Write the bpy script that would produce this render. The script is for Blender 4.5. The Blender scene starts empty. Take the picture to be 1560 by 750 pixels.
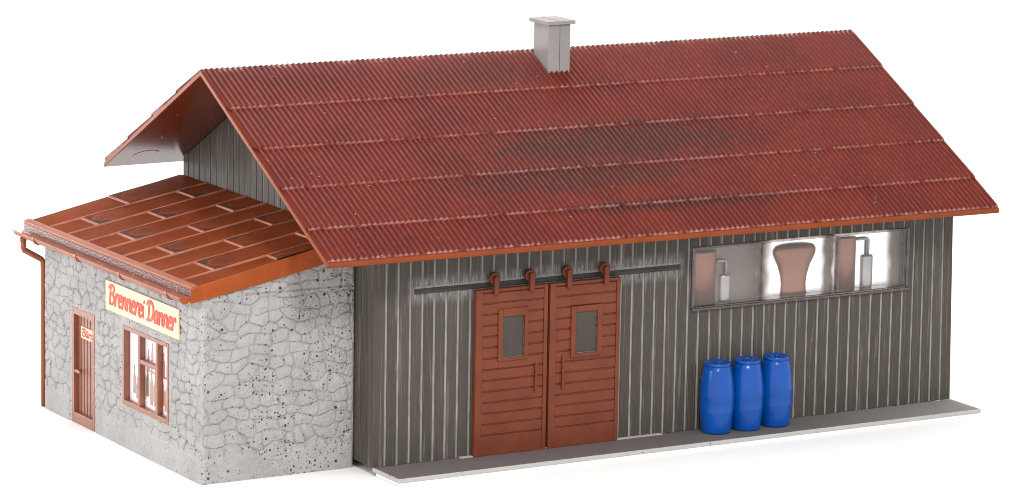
import bpy, math, random
import numpy as np
from mathutils import Vector, Matrix

random.seed(4)
rng = np.random.RandomState(7)
scene = bpy.context.scene
COL = scene.collection

# ------------------------------------------------------------------ helpers
class MB:
    """collects geometry of ONE mesh"""
    def __init__(self):
        self.v, self.f, self.m, self.s, self.uv = [], [], [], [], {}
    def add(self, verts, faces, mi=0, smooth=False):
        o = len(self.v)
        self.v += [tuple(p) for p in verts]
        for f in faces:
            self.f.append([i + o for i in f]); self.m.append(mi); self.s.append(smooth)
        return o
    def box(self, x0, x1, y0, y1, z0, z1, mi=0):
        self.add([(x0,y0,z0),(x1,y0,z0),(x1,y1,z0),(x0,y1,z0),(x0,y0,z1),(x1,y0,z1),(x1,y1,z1),(x0,y1,z1)],
                 [(0,3,2,1),(4,5,6,7),(0,1,5,4),(1,2,6,5),(2,3,7,6),(3,0,4,7)], mi)
    def prism(self, poly, a, b, ax, mi=0):
        """poly: 2D points in the two other axes (in x,y,z order), extruded from a to b along ax"""
        n = len(poly)
        def p3(p, t):
            q = list(p); q.insert(ax, t); return tuple(q)
        vs = [p3(p, a) for p in poly] + [p3(p, b) for p in poly]
        fs = [list(range(n)), list(range(2*n-1, n-1, -1))]
        fs += [[i, n+i, n+(i+1) % n, (i+1) % n] for i in range(n)]
        self.add(vs, fs, mi)
    def lathe(self, prof, c, seg=40, ax=2, mi=0, smooth=True, sx=1.0, sy=1.0, ang=(0, 2*math.pi)):
        full = abs(ang[1]-ang[0]-2*math.pi) < 1e-6
        k = seg if full else seg + 1
        vs = []
        for r, h in prof:
            for i in range(k):
                a = ang[0] + (ang[1]-ang[0])*i/seg
                p = [r*math.cos(a)*sx, r*math.sin(a)*sy]; p.insert(ax, h)
                vs.append((c[0]+p[0], c[1]+p[1], c[2]+p[2]))
        fs = []
        for j in range(len(prof)-1):
            for i in range(seg):
                i2 = (i+1) % k
                q = [j*k+i, j*k+i2, (j+1)*k+i2, (j+1)*k+i]
                fs.append(q if ax != 1 else q[::-1])
        self.add(vs, fs, mi, smooth)
        if full:
            lo = list(range(k)); hi = [(len(prof)-1)*k+i for i in range(k)]
            o = len(self.v) - len(vs)
            for ring, rv in ((lo, True), (hi, False)):
                ring = [i+o for i in ring]
                if rv != (ax == 1): ring = ring[::-1]
                self.f.append(ring); self.m.append(mi); self.s.append(False)
    def tube(self, path, r, seg=16, mi=0):
        path = [Vector(p) for p in path]
        rings = []
        for i, p in enumerate(path):
            d = (path[min(i+1, len(path)-1)] - path[max(i-1, 0)]).normalized()
            a = Vector((0,1,0)) if abs(d.y) < .9 else Vector((1,0,0))
            u = d.cross(a).normalized(); w = d.cross(u)
            rr = r
            if 0 < i < len(path)-1:
                d1 = (path[i]-path[i-1]).normalized(); d2 = (path[i+1]-path[i]).normalized()
                rr = r / max(.6, math.cos(d1.angle(d2)/2))
            rings.append([p + u*rr*math.cos(2*math.pi*k/seg) + w*rr*math.sin(2*math.pi*k/seg) for k in range(seg)])
        vs = [q for g in rings for q in g]
        fs = [[j*seg+i, j*seg+(i+1) % seg, (j+1)*seg+(i+1) % seg, (j+1)*seg+i] for j in range(len(path)-1) for i in range(seg)]
        self.add(vs, fs, mi, True)
        o = len(self.v)-len(vs)
        self.f.append([o+i for i in range(seg)][::-1]); self.m.append(mi); self.s.append(False)
        self.f.append([o+(len(path)-1)*seg+i for i in range(seg)]); self.m.append(mi); self.s.append(False)
    def build(self, name, mats, parent=None, bevel=0, seg=2, fix=True):
        me = bpy.data.meshes.new(name)
        me.from_pydata(self.v, [], self.f)
        mats = mats if isinstance(mats, (list, tuple)) else [mats]
        for m in mats: me.materials.append(m)
        me.polygons.foreach_set('material_index', self.m)
        me.polygons.foreach_set('use_smooth', self.s)
        if fix:
            import bmesh
            bm = bmesh.new(); bm.from_mesh(me)
            bmesh.ops.recalc_face_normals(bm, faces=bm.faces)
            bm.to_mesh(me); bm.free()
        me.update()
        o = bpy.data.objects.new(name, me); COL.objects.link(o)
        if parent: attach(o, parent)
        if bevel:
            b = o.modifiers.new('edge', 'BEVEL'); b.width = bevel; b.segments = seg
            b.limit_method = 'ANGLE'; b.angle_limit = math.radians(40)
        return o

def attach(o, parent):
    """mesh data are written in scene coordinates; keep them there under their parent"""
    o.parent = parent
    p = parent; off = Vector((0,0,0))
    while p is not None:
        off += p.location; p = p.parent
    o.location = -off

def thing(name, label, cat, loc, group=None):
    o = bpy.data.objects.new(name, None); COL.objects.link(o)
    o.location = loc; o.empty_display_size = .2
    tag(o, label, cat, group)
    return o

def tag(o, label=None, cat=None, group=None, kind=None):
    if label: o['label'] = label
    if cat: o['category'] = cat
    if group: o['group'] = group
    if kind: o['kind'] = kind

# ------------------------------------------------------------------ node helper
ALB = .80           # paints are a little darker than their pictures: the studio light is strong
class NT:
    def __init__(self, name):
        self.mat = bpy.data.materials.new(name); self.mat.use_nodes = True
        self.t = self.mat.node_tree; self.t.nodes.clear()
        self.out = self.t.nodes.new('ShaderNodeOutputMaterial')
        self.tc = self.t.nodes.new('ShaderNodeTexCoord')
        self.obj = self.tc.outputs['Object']
        sp = self.t.nodes.new('ShaderNodeSeparateXYZ'); self.t.links.new(self.obj, sp.inputs[0])
        self.x, self.y, self.z = sp.outputs
    def n(self, typ, **kw):
        nd = self.t.nodes.new(typ)
        for k, v in kw.items(): setattr(nd, k, v)
        return nd
    def put(self, sock, v):
        if v is None: return
        if isinstance(v, (int, float)): sock.default_value = v
        elif isinstance(v, (tuple, list)):
            sock.default_value = (*v, 1) if (len(v) == 3 and sock.type == 'RGBA') else v
        else: self.t.links.new(v, sock)
    def m(self, op, a, b=None, c=None, clamp=False):
        nd = self.n('ShaderNodeMath', operation=op, use_clamp=clamp)
        for s, v in zip(nd.inputs, (a, b, c)): self.put(s, v)
        return nd.outputs[0]
    def step(self, v, a, b, lo=0.0, hi=1.0):
        nd = self.n('ShaderNodeMapRange', interpolation_type='SMOOTHSTEP')
        for s, q in zip(nd.inputs, (v, a, b, lo, hi)): self.put(s, q)
        return nd.outputs[0]
    def vec(self, x, y, z):
        nd = self.n('ShaderNodeCombineXYZ')
        for s, v in zip(nd.inputs, (x, y, z)): self.put(s, v)
        return nd.outputs[0]
    def noise(self, scale, vec=None, detail=3, rough=.55, dist=0):
        nd = self.n('ShaderNodeTexNoise')
        self.put(nd.inputs['Vector'], vec or self.obj)
        nd.inputs['Scale'].default_value = scale; nd.inputs['Detail'].default_value = detail
        nd.inputs['Roughness'].default_value = rough; nd.inputs['Distortion'].default_value = dist
        return nd.outputs['Fac']
    def voro(self, scale, vec=None, rand=1):
        nd = self.n('ShaderNodeTexVoronoi')
        self.put(nd.inputs['Vector'], vec or self.obj)
        nd.inputs['Scale'].default_value = scale; nd.inputs['Randomness'].default_value = rand
        sp = self.n('ShaderNodeSeparateXYZ'); self.t.links.new(nd.outputs['Color'], sp.inputs[0])
        return nd.outputs['Distance'], sp.outputs[0]
    def mix(self, f, a, b):
        nd = self.n('ShaderNodeMix', data_type='RGBA')
        self.put(nd.inputs[0], f); self.put(nd.inputs[6], a); self.put(nd.inputs[7], b)
        return nd.outputs[2]
    def bump(self, h, dist=.02, strength=1.0):
        nd = self.n('ShaderNodeBump'); self.put(nd.inputs['Height'], h)
        nd.inputs['Distance'].default_value = dist; nd.inputs['Strength'].default_value = strength
        return nd.outputs[0]
    def pbr(self, col, rough=.5, metal=0, normal=None, spec=.5, coat=0, k=None):
        b = self.n('ShaderNodeBsdfPrincipled')
        k = ALB if k is None else k
        if isinstance(col, tuple): col = tuple(q*k for q in col)
        else:
            sc = self.n('ShaderNodeVectorMath', operation='SCALE'); self.put(sc.inputs[0], col); sc.inputs['Scale'].default_value = k
            col = sc.outputs[0]
        self.put(b.inputs['Base Color'], col); self.put(b.inputs['Roughness'], rough)
        self.put(b.inputs['Metallic'], metal); self.put(b.inputs['Specular IOR Level'], spec)
        b.inputs['Coat Weight'].default_value = coat; b.inputs['Coat Roughness'].default_value = .15
        if normal is not None: self.t.links.new(normal, b.inputs['Normal'])
        return b
    def done(self, sh):
        self.t.links.new(sh.outputs[0], self.out.inputs[0]); return self.mat

def plastic(name, col, rough=.45, var=.12, grain=.004, spec=.25, fleck=None, kk=None):
    k = NT(name)
    n1 = k.noise(1.7, detail=4); n2 = k.noise(38, detail=2)
    c = k.mix(k.m('MULTIPLY', k.step(n1, .3, .7), 1.0), tuple(x*(1-var) for x in col), tuple(min(1, x*(1+var)) for x in col))
    if fleck is not None:
        d, r = k.voro(16)
        c = k.mix(k.m('MULTIPLY', k.m('LESS_THAN', d, k.m('MULTIPLY', r, .16)), .7), c, fleck)
    rr = k.m('ADD', rough - .08, k.m('MULTIPLY', n2, .16))
    return k.done(k.pbr(c, rr, normal=k.bump(k.m('ADD', n2, k.m('MULTIPLY', k.noise(9, detail=2), 1.5)), grain), spec=spec, k=kk))

# ------------------------------------------------------------------ materials
def mat_wood(name, axis, pitch, wash_slot=False, wash=.35):
    k = NT(name)
    u0 = k.x if axis == 'x' else k.y
    q = k.m('DIVIDE', u0, pitch)
    pid = k.m('FLOOR', q)
    wn = k.n('ShaderNodeTexWhiteNoise', noise_dimensions='1D'); k.put(wn.inputs['W'], pid)
    rnd = wn.outputs['Value']
    u = k.m('SUBTRACT', k.m('FRACT', q), .5)
    vz = k.m('ADD', k.z, k.m('MULTIPLY', rnd, 60))
    nv = k.vec(k.m('MULTIPLY', u, 1.1), k.m('MULTIPLY', rnd, 40), k.m('MULTIPLY', vz, .13))
    n = k.noise(1.6, nv, detail=1, rough=.4)
    ph = k.m('ADD', k.m('MULTIPLY', n, 30), k.m('MULTIPLY', u, 30))
    line = k.step(k.m('SINE', ph), .40, 1.0)
    fib = k.noise(1, k.vec(k.m('MULTIPLY', u0, 60), 0, k.m('MULTIPLY', k.z, .9)), detail=2)
    brk = k.step(k.noise(2.2, k.vec(k.m('MULTIPLY', u0, 3), 0, k.z), detail=3), .32, .62)
    lf = k.m('MULTIPLY', line, k.m('ADD', .14, k.m('MULTIPLY', brk, .28)))
    tone = k.mix(k.m('ADD', k.m('MULTIPLY', rnd, .6), k.m('MULTIPLY', fib, .4)), (.064,.054,.045), (.088,.075,.063))
    c = k.mix(lf, tone, (.235,.195,.152))
    # thin rubbed-off whitish wash, patchy
    w = k.m('MULTIPLY', k.step(k.noise(.8, detail=4), .5, .75), k.step(fib, .5, .75))
    c = k.mix(k.m('MULTIPLY', w, wash), c, (.24,.23,.22))
    if wash_slot:
        dz = k.m('SUBTRACT', k.m('ABSOLUTE', k.m('SUBTRACT', k.z, 3.955)), .10)
        inx = k.m('MULTIPLY', k.step(k.x, .80, .95), k.step(k.x, 8.25, 8.05))
        ws = k.m('MULTIPLY', k.m('MULTIPLY', k.step(dz, .30, .0), inx), k.step(k.noise(1, k.vec(k.m('MULTIPLY', k.x, 26), 0, k.m('MULTIPLY', k.z, 4)), detail=3), .25, .72))
        c = k.mix(k.m('MULTIPLY', ws, .8), c, (.36,.35,.34))
    h = k.m('ADD', k.m('MULTIPLY', line, .7), k.m('MULTIPLY', fib, .5))
    return k.done(k.pbr(c, .55, normal=k.bump(h, .014), spec=.2))

def mat_groove(name, lo, hi):
    k = NT(name)
    n = k.noise(1, k.vec(k.m('MULTIPLY', k.x, 9), k.m('MULTIPLY', k.y, 9), k.m('MULTIPLY', k.z, 2.0)), detail=4)
    c = k.mix(k.step(n, .3, .72), lo, hi)
    return k.done(k.pbr(c, .7, normal=k.bump(k.noise(14), .01), spec=.3))

AX_ = -3.80
def mat_stone():
    k = NT('speckled_stone')
    at = k.n('ShaderNodeAttribute', attribute_name='joint'); j = at.outputs['Fac']
    big = k.noise(1.1, detail=4); fine = k.noise(26, detail=3); mid = k.noise(6, detail=4)
    c = k.mix(k.step(big, .3, .7), (.355,.343,.333), (.43,.418,.408))
    c = k.mix(k.m('MULTIPLY', k.step(mid, .35, .75), .35), c, (.29,.283,.275))
    c = k.mix(k.m('MULTIPLY', k.step(fine, .45, .75), .4), c, (.47,.465,.45))
    jj = k.m('MULTIPLY', j, k.m('ADD', .04, k.m('MULTIPLY', k.step(k.noise(2.3, detail=3), .35, .7), .22)))
    c = k.mix(jj, c, (.15,.143,.136))
    d1, r1 = k.voro(15); d2, r2 = k.voro(6.3); d3, r3 = k.voro(28)
    rag = k.m('MULTIPLY', k.m('SUBTRACT', k.noise(40, detail=1), .5), .14)
    dens = k.m('MULTIPLY', k.step(k.noise(.9, detail=2), .3, .65, .2, .9), k.step(k.x, AX_, AX_+.05, .8, 1.0))
    s1 = k.m('LESS_THAN', k.m('ADD', d1, rag), k.m('MULTIPLY', k.m('MULTIPLY', k.m('POWER', r1, 1.7), .48), dens))
    s2 = k.m('LESS_THAN', k.m('ADD', d2, rag), k.m('MULTIPLY', k.m('MULTIPLY', k.m('SUBTRACT', r2, .40), k.step(k.x, AX_, AX_+.05, .6, 1.0)), .40))
    s3 = k.m('LESS_THAN', k.m('ADD', d3, rag), k.m('MULTIPLY', k.m('MULTIPLY', r3, .40), k.m('ADD', .25, k.m('MULTIPLY', dens, .75))))
    sp = k.m('MAXIMUM', k.m('MAXIMUM', s1, s2), k.m('MULTIPLY', s3, .8))
    c = k.mix(k.m('MULTIPLY', sp, .93), c, (.03,.028,.028))
    return k.done(k.pbr(c, .8, normal=k.bump(k.m('ADD', k.m('MULTIPLY', fine, .6), mid), .026), spec=.15))

YR_ = 4.83
RP = .14          # rib pitch
def mat_sheet():
    k = NT('weathered_roof_sheet')
    uvn = k.n('ShaderNodeUVMap'); sp = k.n('ShaderNodeSeparateXYZ'); k.t.links.new(uvn.outputs[0], sp.inputs[0])
    v = sp.outputs[1]
    crest = k.m('COSINE', k.m('MULTIPLY', k.x, 2*math.pi/RP))
    n1 = k.noise(.55, detail=5); n2 = k.noise(4, detail=4); n3 = k.noise(1, k.vec(k.m('MULTIPLY', k.x, 14), k.m('MULTIPLY', k.y, 1.5), 0), detail=3)
    c = k.mix(k.step(n1, .35, .65), (.102,.0118,.0080), (.144,.0178,.0105))
    c = k.mix(k.m('MULTIPLY', k.step(n3, .4, .75), .4), c, (.085,.013,.012))
    # sooty grey wash brushed over the middle of the slope
    def blob(cx, cy, rx, ry):
        ax = k.m('DIVIDE', k.m('SUBTRACT', k.x, cx), rx); ay = k.m('DIVIDE', k.m('SUBTRACT', k.y, cy), ry)
        d = k.m('SQRT', k.m('ADD', k.m('MULTIPLY', ax, ax), k.m('MULTIPLY', ay, ay)))
        return k.step(k.m('ADD', d, k.m('MULTIPLY', k.m('SUBTRACT', n2, .5), 1.9)), 1.1, .40)
    s = k.m('MAXIMUM', blob(7.0, 1.5, 4.4, .85), k.m('MULTIPLY', blob(5.7, .50, 3.9, .60), .9))
    s = k.m('MAXIMUM', s, k.m('MULTIPLY', blob(7.8, -.58, 3.8, .22), .95))
    s = k.m('MAXIMUM', s, k.m('MULTIPLY', blob(4.6, 4.0, 2.6, .55), .55))
    s = k.m('MAXIMUM', s, k.m('MULTIPLY', k.step(n1, .56, .72), .35))
    c = k.mix(k.m('MULTIPLY', s, .85), c, (.052,.0165,.0142))
    # drybrushed crests and sheet ends; the crest paint also stands in for gloss highlights
    dry_glint = k.m('MULTIPLY', k.step(crest, .25, 1.0), k.step(k.noise(9, k.vec(k.m('MULTIPLY', k.x, 1.0), k.m('MULTIPLY', k.y, .5), 0), detail=3), .35, .75, .35, 1.0))
    ridge = k.m('MULTIPLY', k.m('MULTIPLY', k.step(k.y, YR_-.22, YR_-.05), k.step(crest, -.2, .9)), k.step(k.noise(1.3, detail=3), .40, .62))  # pale glints along the ridge, painted into the colour
    dry_glint = k.m('MAXIMUM', dry_glint, k.m('MULTIPLY', ridge, 1.6))
    c = k.mix(k.m('MULTIPLY', dry_glint, .43), c, (.35,.118,.080))
    end = k.m('MULTIPLY', k.step(v, .065, .0), k.step(k.noise(5, detail=3), .3, .62))
    c = k.mix(k.m('MULTIPLY', end, k.step(crest, -.8, .5, .3, .62)), c, (.56,.30,.27))
    c = k.mix(k.m('MULTIPLY', ridge, .6, clamp=True), c, (.52,.37,.34))
    # stray flecks of bare orange plastic and of pale paint
    d, r = k.voro(9)
    c = k.mix(k.m('MULTIPLY', k.m('LESS_THAN', d, k.m('MULTIPLY', k.m('SUBTRACT', r, .72), .55)), .8), c, (.33,.07,.03))
    d, r = k.voro(7.3, k.vec(k.m('ADD', k.x, 31), k.m('MULTIPLY', k.y, .6), k.z))
    c = k.mix(k.m('MULTIPLY', k.m('LESS_THAN', d, k.m('MULTIPLY', k.m('SUBTRACT', r, .8), .6)), .7), c, (.5,.36,.34))
    rough = k.m('ADD', .27, k.m('MULTIPLY', n2, .2))
    return k.done(k.pbr(c, rough, normal=k.bump(k.noise(30, detail=2), .006), spec=.07))

def mat_annex_roof():
    k = NT('rust_orange_roof_panel')
    uvn = k.n('ShaderNodeUVMap'); sp = k.n('ShaderNodeSeparateXYZ'); k.t.links.new(uvn.outputs[0], sp.inputs[0])
    u, v = sp.outputs[0], sp.outputs[1]      # u metres upslope of the lap, v -1..1 across the strip
    n1 = k.noise(1.3, detail=4); n2 = k.noise(7, detail=4)
    c = k.mix(k.step(n1, .3, .7), (.172,.036,.0125), (.228,.048,.016))
    c = k.mix(k.m('MULTIPLY', k.step(n2, .5, .8), .3), c, (.12,.027,.018))
    # dark wash caught round a rounded tongue above each lap
    cx = k.m('SUBTRACT', u, .62)
    d = k.m('SQRT', k.m('ADD', k.m('POWER', k.m('DIVIDE', cx, .56), 2.0), k.m('POWER', k.m('DIVIDE', k.m('ABSOLUTE', v), .90), 2.0)))
    d = k.m('ADD', d, k.m('MULTIPLY', k.m('SUBTRACT', n2, .5), .42))
    lo = k.step(u, .78, .45)
    ring = k.m('MULTIPLY', k.step(d, .9, 1.0), k.m('MULTIPLY', lo, k.step(d, 1.75, 1.05, .35, 1.0)))
    c = k.mix(k.m('MULTIPLY', k.m('MULTIPLY', ring, k.step(k.noise(1.25, detail=1), .38, .60, .12, 1.0)), .86), c, (.055,.040,.035))
    rim = k.m('MULTIPLY', k.m('MULTIPLY', k.step(d, .80, .88), k.step(d, .96, .88)), lo)
    c = k.mix(k.m('MULTIPLY', rim, .16), c, (.30,.16,.12))
    # grime along the strip edges
    ed = k.m('MULTIPLY', k.step(k.m('ABSOLUTE', v), .80, .97), k.step(n1, .40, .62))
    c = k.mix(k.m('MULTIPLY', ed, .65), c, (.07,.04,.035))
    st = k.noise(1, k.vec(k.m('MULTIPLY', k.x, .7), k.m('MULTIPLY', k.y, 7), 0), detail=4)
    c = k.mix(k.m('MULTIPLY', k.m('MULTIPLY', k.step(st, .52, .70), k.step(n1, .35, .60)), .5), c, (.085,.038,.028))
    inner = k.m('MULTIPLY', k.step(d, .85, .3), k.m('MULTIPLY', lo, k.step(k.noise(.9, detail=1), .45, .62)))
    c = k.mix(k.m('MULTIPLY', inner, .55), c, (.085,.04,.035))
    return k.done(k.pbr(c, k.m('ADD', .48, k.m('MULTIPLY', n2, .2)), normal=k.bump(k.m('ADD', k.noise(3, detail=2), k.m('MULTIPLY', k.noise(34), .25)), .02), spec=.02))

def mat_slab():
    k = NT('grey_painted_concrete')
    n = k.noise(2, detail=4); f = k.noise(30, detail=3)
    g = k.n('ShaderNodeNewGeometry'); sp = k.n('ShaderNodeSeparateXYZ'); k.t.links.new(g.outputs['True Normal'], sp.inputs[0])
    front = k.m('ADD', k.y, 1.235)
    top = k.m('MULTIPLY', k.m('GREATER_THAN', sp.outputs[2], .5), k.step(k.m('ADD', front, k.m('MULTIPLY', k.m('SUBTRACT', k.noise(5, detail=3), .5), .10)), .015, .05))
    top = k.m('MULTIPLY', top, k.step(k.x, -.02, .06))
    fade = k.step(k.m('ADD', k.x, k.m('MULTIPLY', f, 2)), 11, 17)
    paint = k.mix(n, (.120,.102,.103), (.158,.136,.135))
    paint = k.mix(k.m('MULTIPLY', k.step(f, .5, .75), .6), paint, (.24,.215,.21))
    paint = k.mix(k.m('MULTIPLY', fade, .55), paint, (.36,.34,.325))
    bare = k.mix(n, (.42,.41,.39), (.52,.51,.49))
    c = k.mix(top, bare, paint)
    d, r = k.voro(8)
    c = k.mix(k.m('LESS_THAN', d, k.m('MULTIPLY', k.m('SUBTRACT', r, .45), .26)), c, (.03,.028,.028))
    return k.done(k.pbr(c, .75, normal=k.bump(f, .008), spec=.25))

def mat_metal(name, col, rough):
    k = NT(name); n = k.noise(6, detail=3)
    return k.done(k.pbr(k.mix(n, tuple(x*.85 for x in col), col), k.m('ADD', rough-.05, k.m('MULTIPLY', n, .15)), metal=.55, normal=k.bump(k.noise(11, detail=2), .01)))

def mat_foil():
    """silver card behind the long window: bare foil, dark reflections painted grey-brown at its left and along the pane edges"""
    k = NT('foil_painted_reflections')
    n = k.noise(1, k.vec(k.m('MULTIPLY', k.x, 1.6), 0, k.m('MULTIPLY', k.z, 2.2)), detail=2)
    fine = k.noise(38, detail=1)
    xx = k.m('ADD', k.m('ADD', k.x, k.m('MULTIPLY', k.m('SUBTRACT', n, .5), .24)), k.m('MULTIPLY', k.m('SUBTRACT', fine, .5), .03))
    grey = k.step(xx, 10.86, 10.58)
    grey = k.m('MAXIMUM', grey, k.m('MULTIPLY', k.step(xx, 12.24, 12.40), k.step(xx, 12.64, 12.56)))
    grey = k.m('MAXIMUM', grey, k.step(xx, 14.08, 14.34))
    dark_refl = k.mix(k.noise(2.2, detail=4), (.135,.106,.090), (.205,.168,.146))  # grey-brown tone of the dark reflections, painted into the base colour
    dark_refl = k.mix(k.m('MULTIPLY', k.step(k.noise(30, detail=3), .58, .7), .35), dark_refl, (.33,.29,.27))
    c = k.mix(grey, (.93,.93,.93), dark_refl)
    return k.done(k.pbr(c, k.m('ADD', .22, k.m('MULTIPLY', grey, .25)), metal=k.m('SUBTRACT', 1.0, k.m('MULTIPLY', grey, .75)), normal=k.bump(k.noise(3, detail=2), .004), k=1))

def mat_glass(name, tint=(1,1,1), ior=1.45, rough=.02):
    k = NT(name)
    tr = k.n('ShaderNodeBsdfTransparent'); k.put(tr.inputs[0], tint)
    gl = k.n('ShaderNodeBsdfGlossy'); gl.inputs['Roughness'].default_value = rough
    fr = k.n('ShaderNodeLayerWeight'); fr.inputs['Blend'].default_value = .5
    f5 = k.m('ADD', .04, k.m('MULTIPLY', k.m('POWER', fr.outputs['Facing'], 4.0), .5))
    k.t.links.new(k.bump(k.noise(2.2, detail=2), .004), gl.inputs['Normal'])
    mx = k.n('ShaderNodeMixShader'); k.t.links.new(f5, mx.inputs[0])
    k.t.links.new(tr.outputs[0], mx.inputs[1]); k.t.links.new(gl.outputs[0], mx.inputs[2])
    return k.done(mx)

def mat_clear():
    k = NT('clear_moulded_frame')
    tr = k.n('ShaderNodeBsdfTransparent'); k.put(tr.inputs[0], k.mix(k.step(k.noise(3.5, detail=3), .4, .62), (.74,.65,.61), (.93,.90,.88)))
    gl = k.n('ShaderNodeBsdfGlossy'); gl.inputs['Roughness'].default_value = .08
    k.t.links.new(k.bump(k.noise(5, detail=3), .03), gl.inputs['Normal'])
    lw = k.n('ShaderNodeLayerWeight'); lw.inputs['Blend'].default_value = .5
    f = k.m('ADD', .10, k.m('MULTIPLY', k.m('POWER', lw.outputs['Facing'], 3.0), .7))
    mx = k.n('ShaderNodeMixShader'); k.t.links.new(f, mx.inputs[0]); k.t.links.new(tr.outputs[0], mx.inputs[1]); k.t.links.new(gl.outputs[0], mx.inputs[2])
    return k.done(mx)

def mat_fascia_worn():
    k = NT('worn_brown_fascia')
    n = k.noise(3, detail=4)
    st = k.noise(1, k.vec(0, k.m('MULTIPLY', k.y, 12), k.m('MULTIPLY', k.z, 22)), detail=4)
    c = k.mix(n, (.105,.026,.018), (.15,.036,.021))
    c = k.mix(k.m('MULTIPLY', k.step(st, .52, .66), k.step(k.noise(1.3), .42, .6)), c, (.30,.27,.255))
    return k.done(k.pbr(c, .4, normal=k.bump(st, .01)))

M = {}
M['wood_front'] = mat_wood('dark_plank_front', 'x', .3078, True)
M['wood_side'] = mat_wood('dark_plank_gable', 'y', .3078, wash=.7)  # gable wash set heavier, painting in some of the light from the left
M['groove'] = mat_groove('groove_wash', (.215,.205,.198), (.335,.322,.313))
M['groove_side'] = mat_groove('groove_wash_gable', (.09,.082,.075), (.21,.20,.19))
M['stone'] = mat_stone()
M['sheet'] = mat_sheet()
M['roof_body'] = plastic('orange_brown_plastic', (.21,.040,.013), .19, .10, .001, spec=.8)
M['eave'] = plastic('rust_edge_plastic', (.225,.047,.014), .4, .10, .004, spec=.12)
M['orange'] = plastic('bright_rust_plastic', (.33,.070,.016), .45, .12, .010, spec=.08, fleck=(.46,.15,.06))
M['annex_roof'] = mat_annex_roof()
M['seam'] = plastic('pale_worn_seam', (.40,.15,.095), .45, .25, .008, spec=.1)
M['brown'] = plastic('brown_plastic', (.172,.041,.0185), .36, .10, .006, spec=.2)
M['brown_lit'] = plastic('brown_plastic_lit', (.27,.090,.045), .40, .10, .006, spec=.8)  # same brown plastic, base lightened to paint in side light and sheen
M['gutter'] = plastic('pinkish_brown_plastic', (.33,.105,.058), .35, .15, .006)
M['worn'] = mat_fascia_worn()
M['pipe'] = plastic('rust_pipe_plastic', (.30,.082,.035), .4, .08, .004)
M['grey'] = plastic('grey_plastic', (.285,.263,.255), .5, .06, .008)
M['slab'] = mat_slab()
M['pale'] = plastic('pale_bare_plastic', (.46,.44,.42), .6, .1, .006)
M['blue'] = plastic('blue_plastic', (.002,.072,.36), .20, .10, .0025, spec=.32)
M['rail'] = plastic('dark_rail', (.050,.042,.033), .4, .2, .006)
M['copper'] = mat_metal('copper', (.36,.17,.115), .30)
M['steel'] = mat_metal('dull_steel', (.46,.44,.43), .22)
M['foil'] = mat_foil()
M['clear'] = mat_clear()
M['sill'] = plastic('dark_glossy_sill', (.060,.036,.028), .14, .3, .02, spec=.9)
M['glass'] = mat_glass('clear_pane')
M['door_pane'] = plastic('grey_pane', (.070,.058,.049), .2, .12, .004, spec=.15)
M['cream'] = plastic('cream_paint', (.80,.60,.41), .5, .04, .003)
M['red'] = plastic('red_lettering', (.62,.085,.055), .5, .12, .003)
M['white'] = plastic('white_card', (.84,.76,.79), .6, .05, .002, kk=1)
M['gbottle'] = plastic('green_print', (.17,.22,.15), .4)
M['rprint'] = plastic('red_print', (.52,.19,.16), .4)
M['oprint'] = plastic('ochre_print', (.55,.36,.23), .4)
M['dprint'] = plastic('dark_print', (.24,.18,.19), .4)
def mat_ground():
    k = NT('white_paper')
    n = k.noise(.6, detail=4)
    return k.done(k.pbr(k.mix(n, (.93,.93,.93), (.95,.95,.95)), .9, spec=.1))
M['ground'] = mat_ground()

# ------------------------------------------------------------------ setting
GZ = -.175
b = MB(); b.add([(-600,-600,GZ),(600,-600,GZ),(600,600,GZ),(-600,600,GZ)], [(0,1,2,3)])
g = b.build('ground', M['ground']); tag(g, 'plain white tabletop under the model', None, None, 'structure')

b = MB(); b.box(-.01, 16.03, -1.235, -.002, -.092, 0)
b.box(.03, 15.99, -1.215, -.1, GZ, -.093, 1)
p = b.build('pavement', [M['slab'], M['ground']], bevel=.012); tag(p, 'speckled grey concrete strip with pale edge along the shed front', None, None, 'structure')

# ------------------------------------------------------------------ wooden shed
L, D, YR, SL = 16.0, 9.83, 4.83, .5463
HU, HT = 8.351, 8.508          # underside and top of the ridge
R0, R1, EF, ER = -1.97, 16.155, -1.487, 10.156
PI_ = .3078
shed = thing('wooden_shed', 'long dark plank shed under a corrugated dark red gable roof', 'shed', (8, 0, 0))

def under(y): return HU - SL*abs(y-YR)

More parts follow.
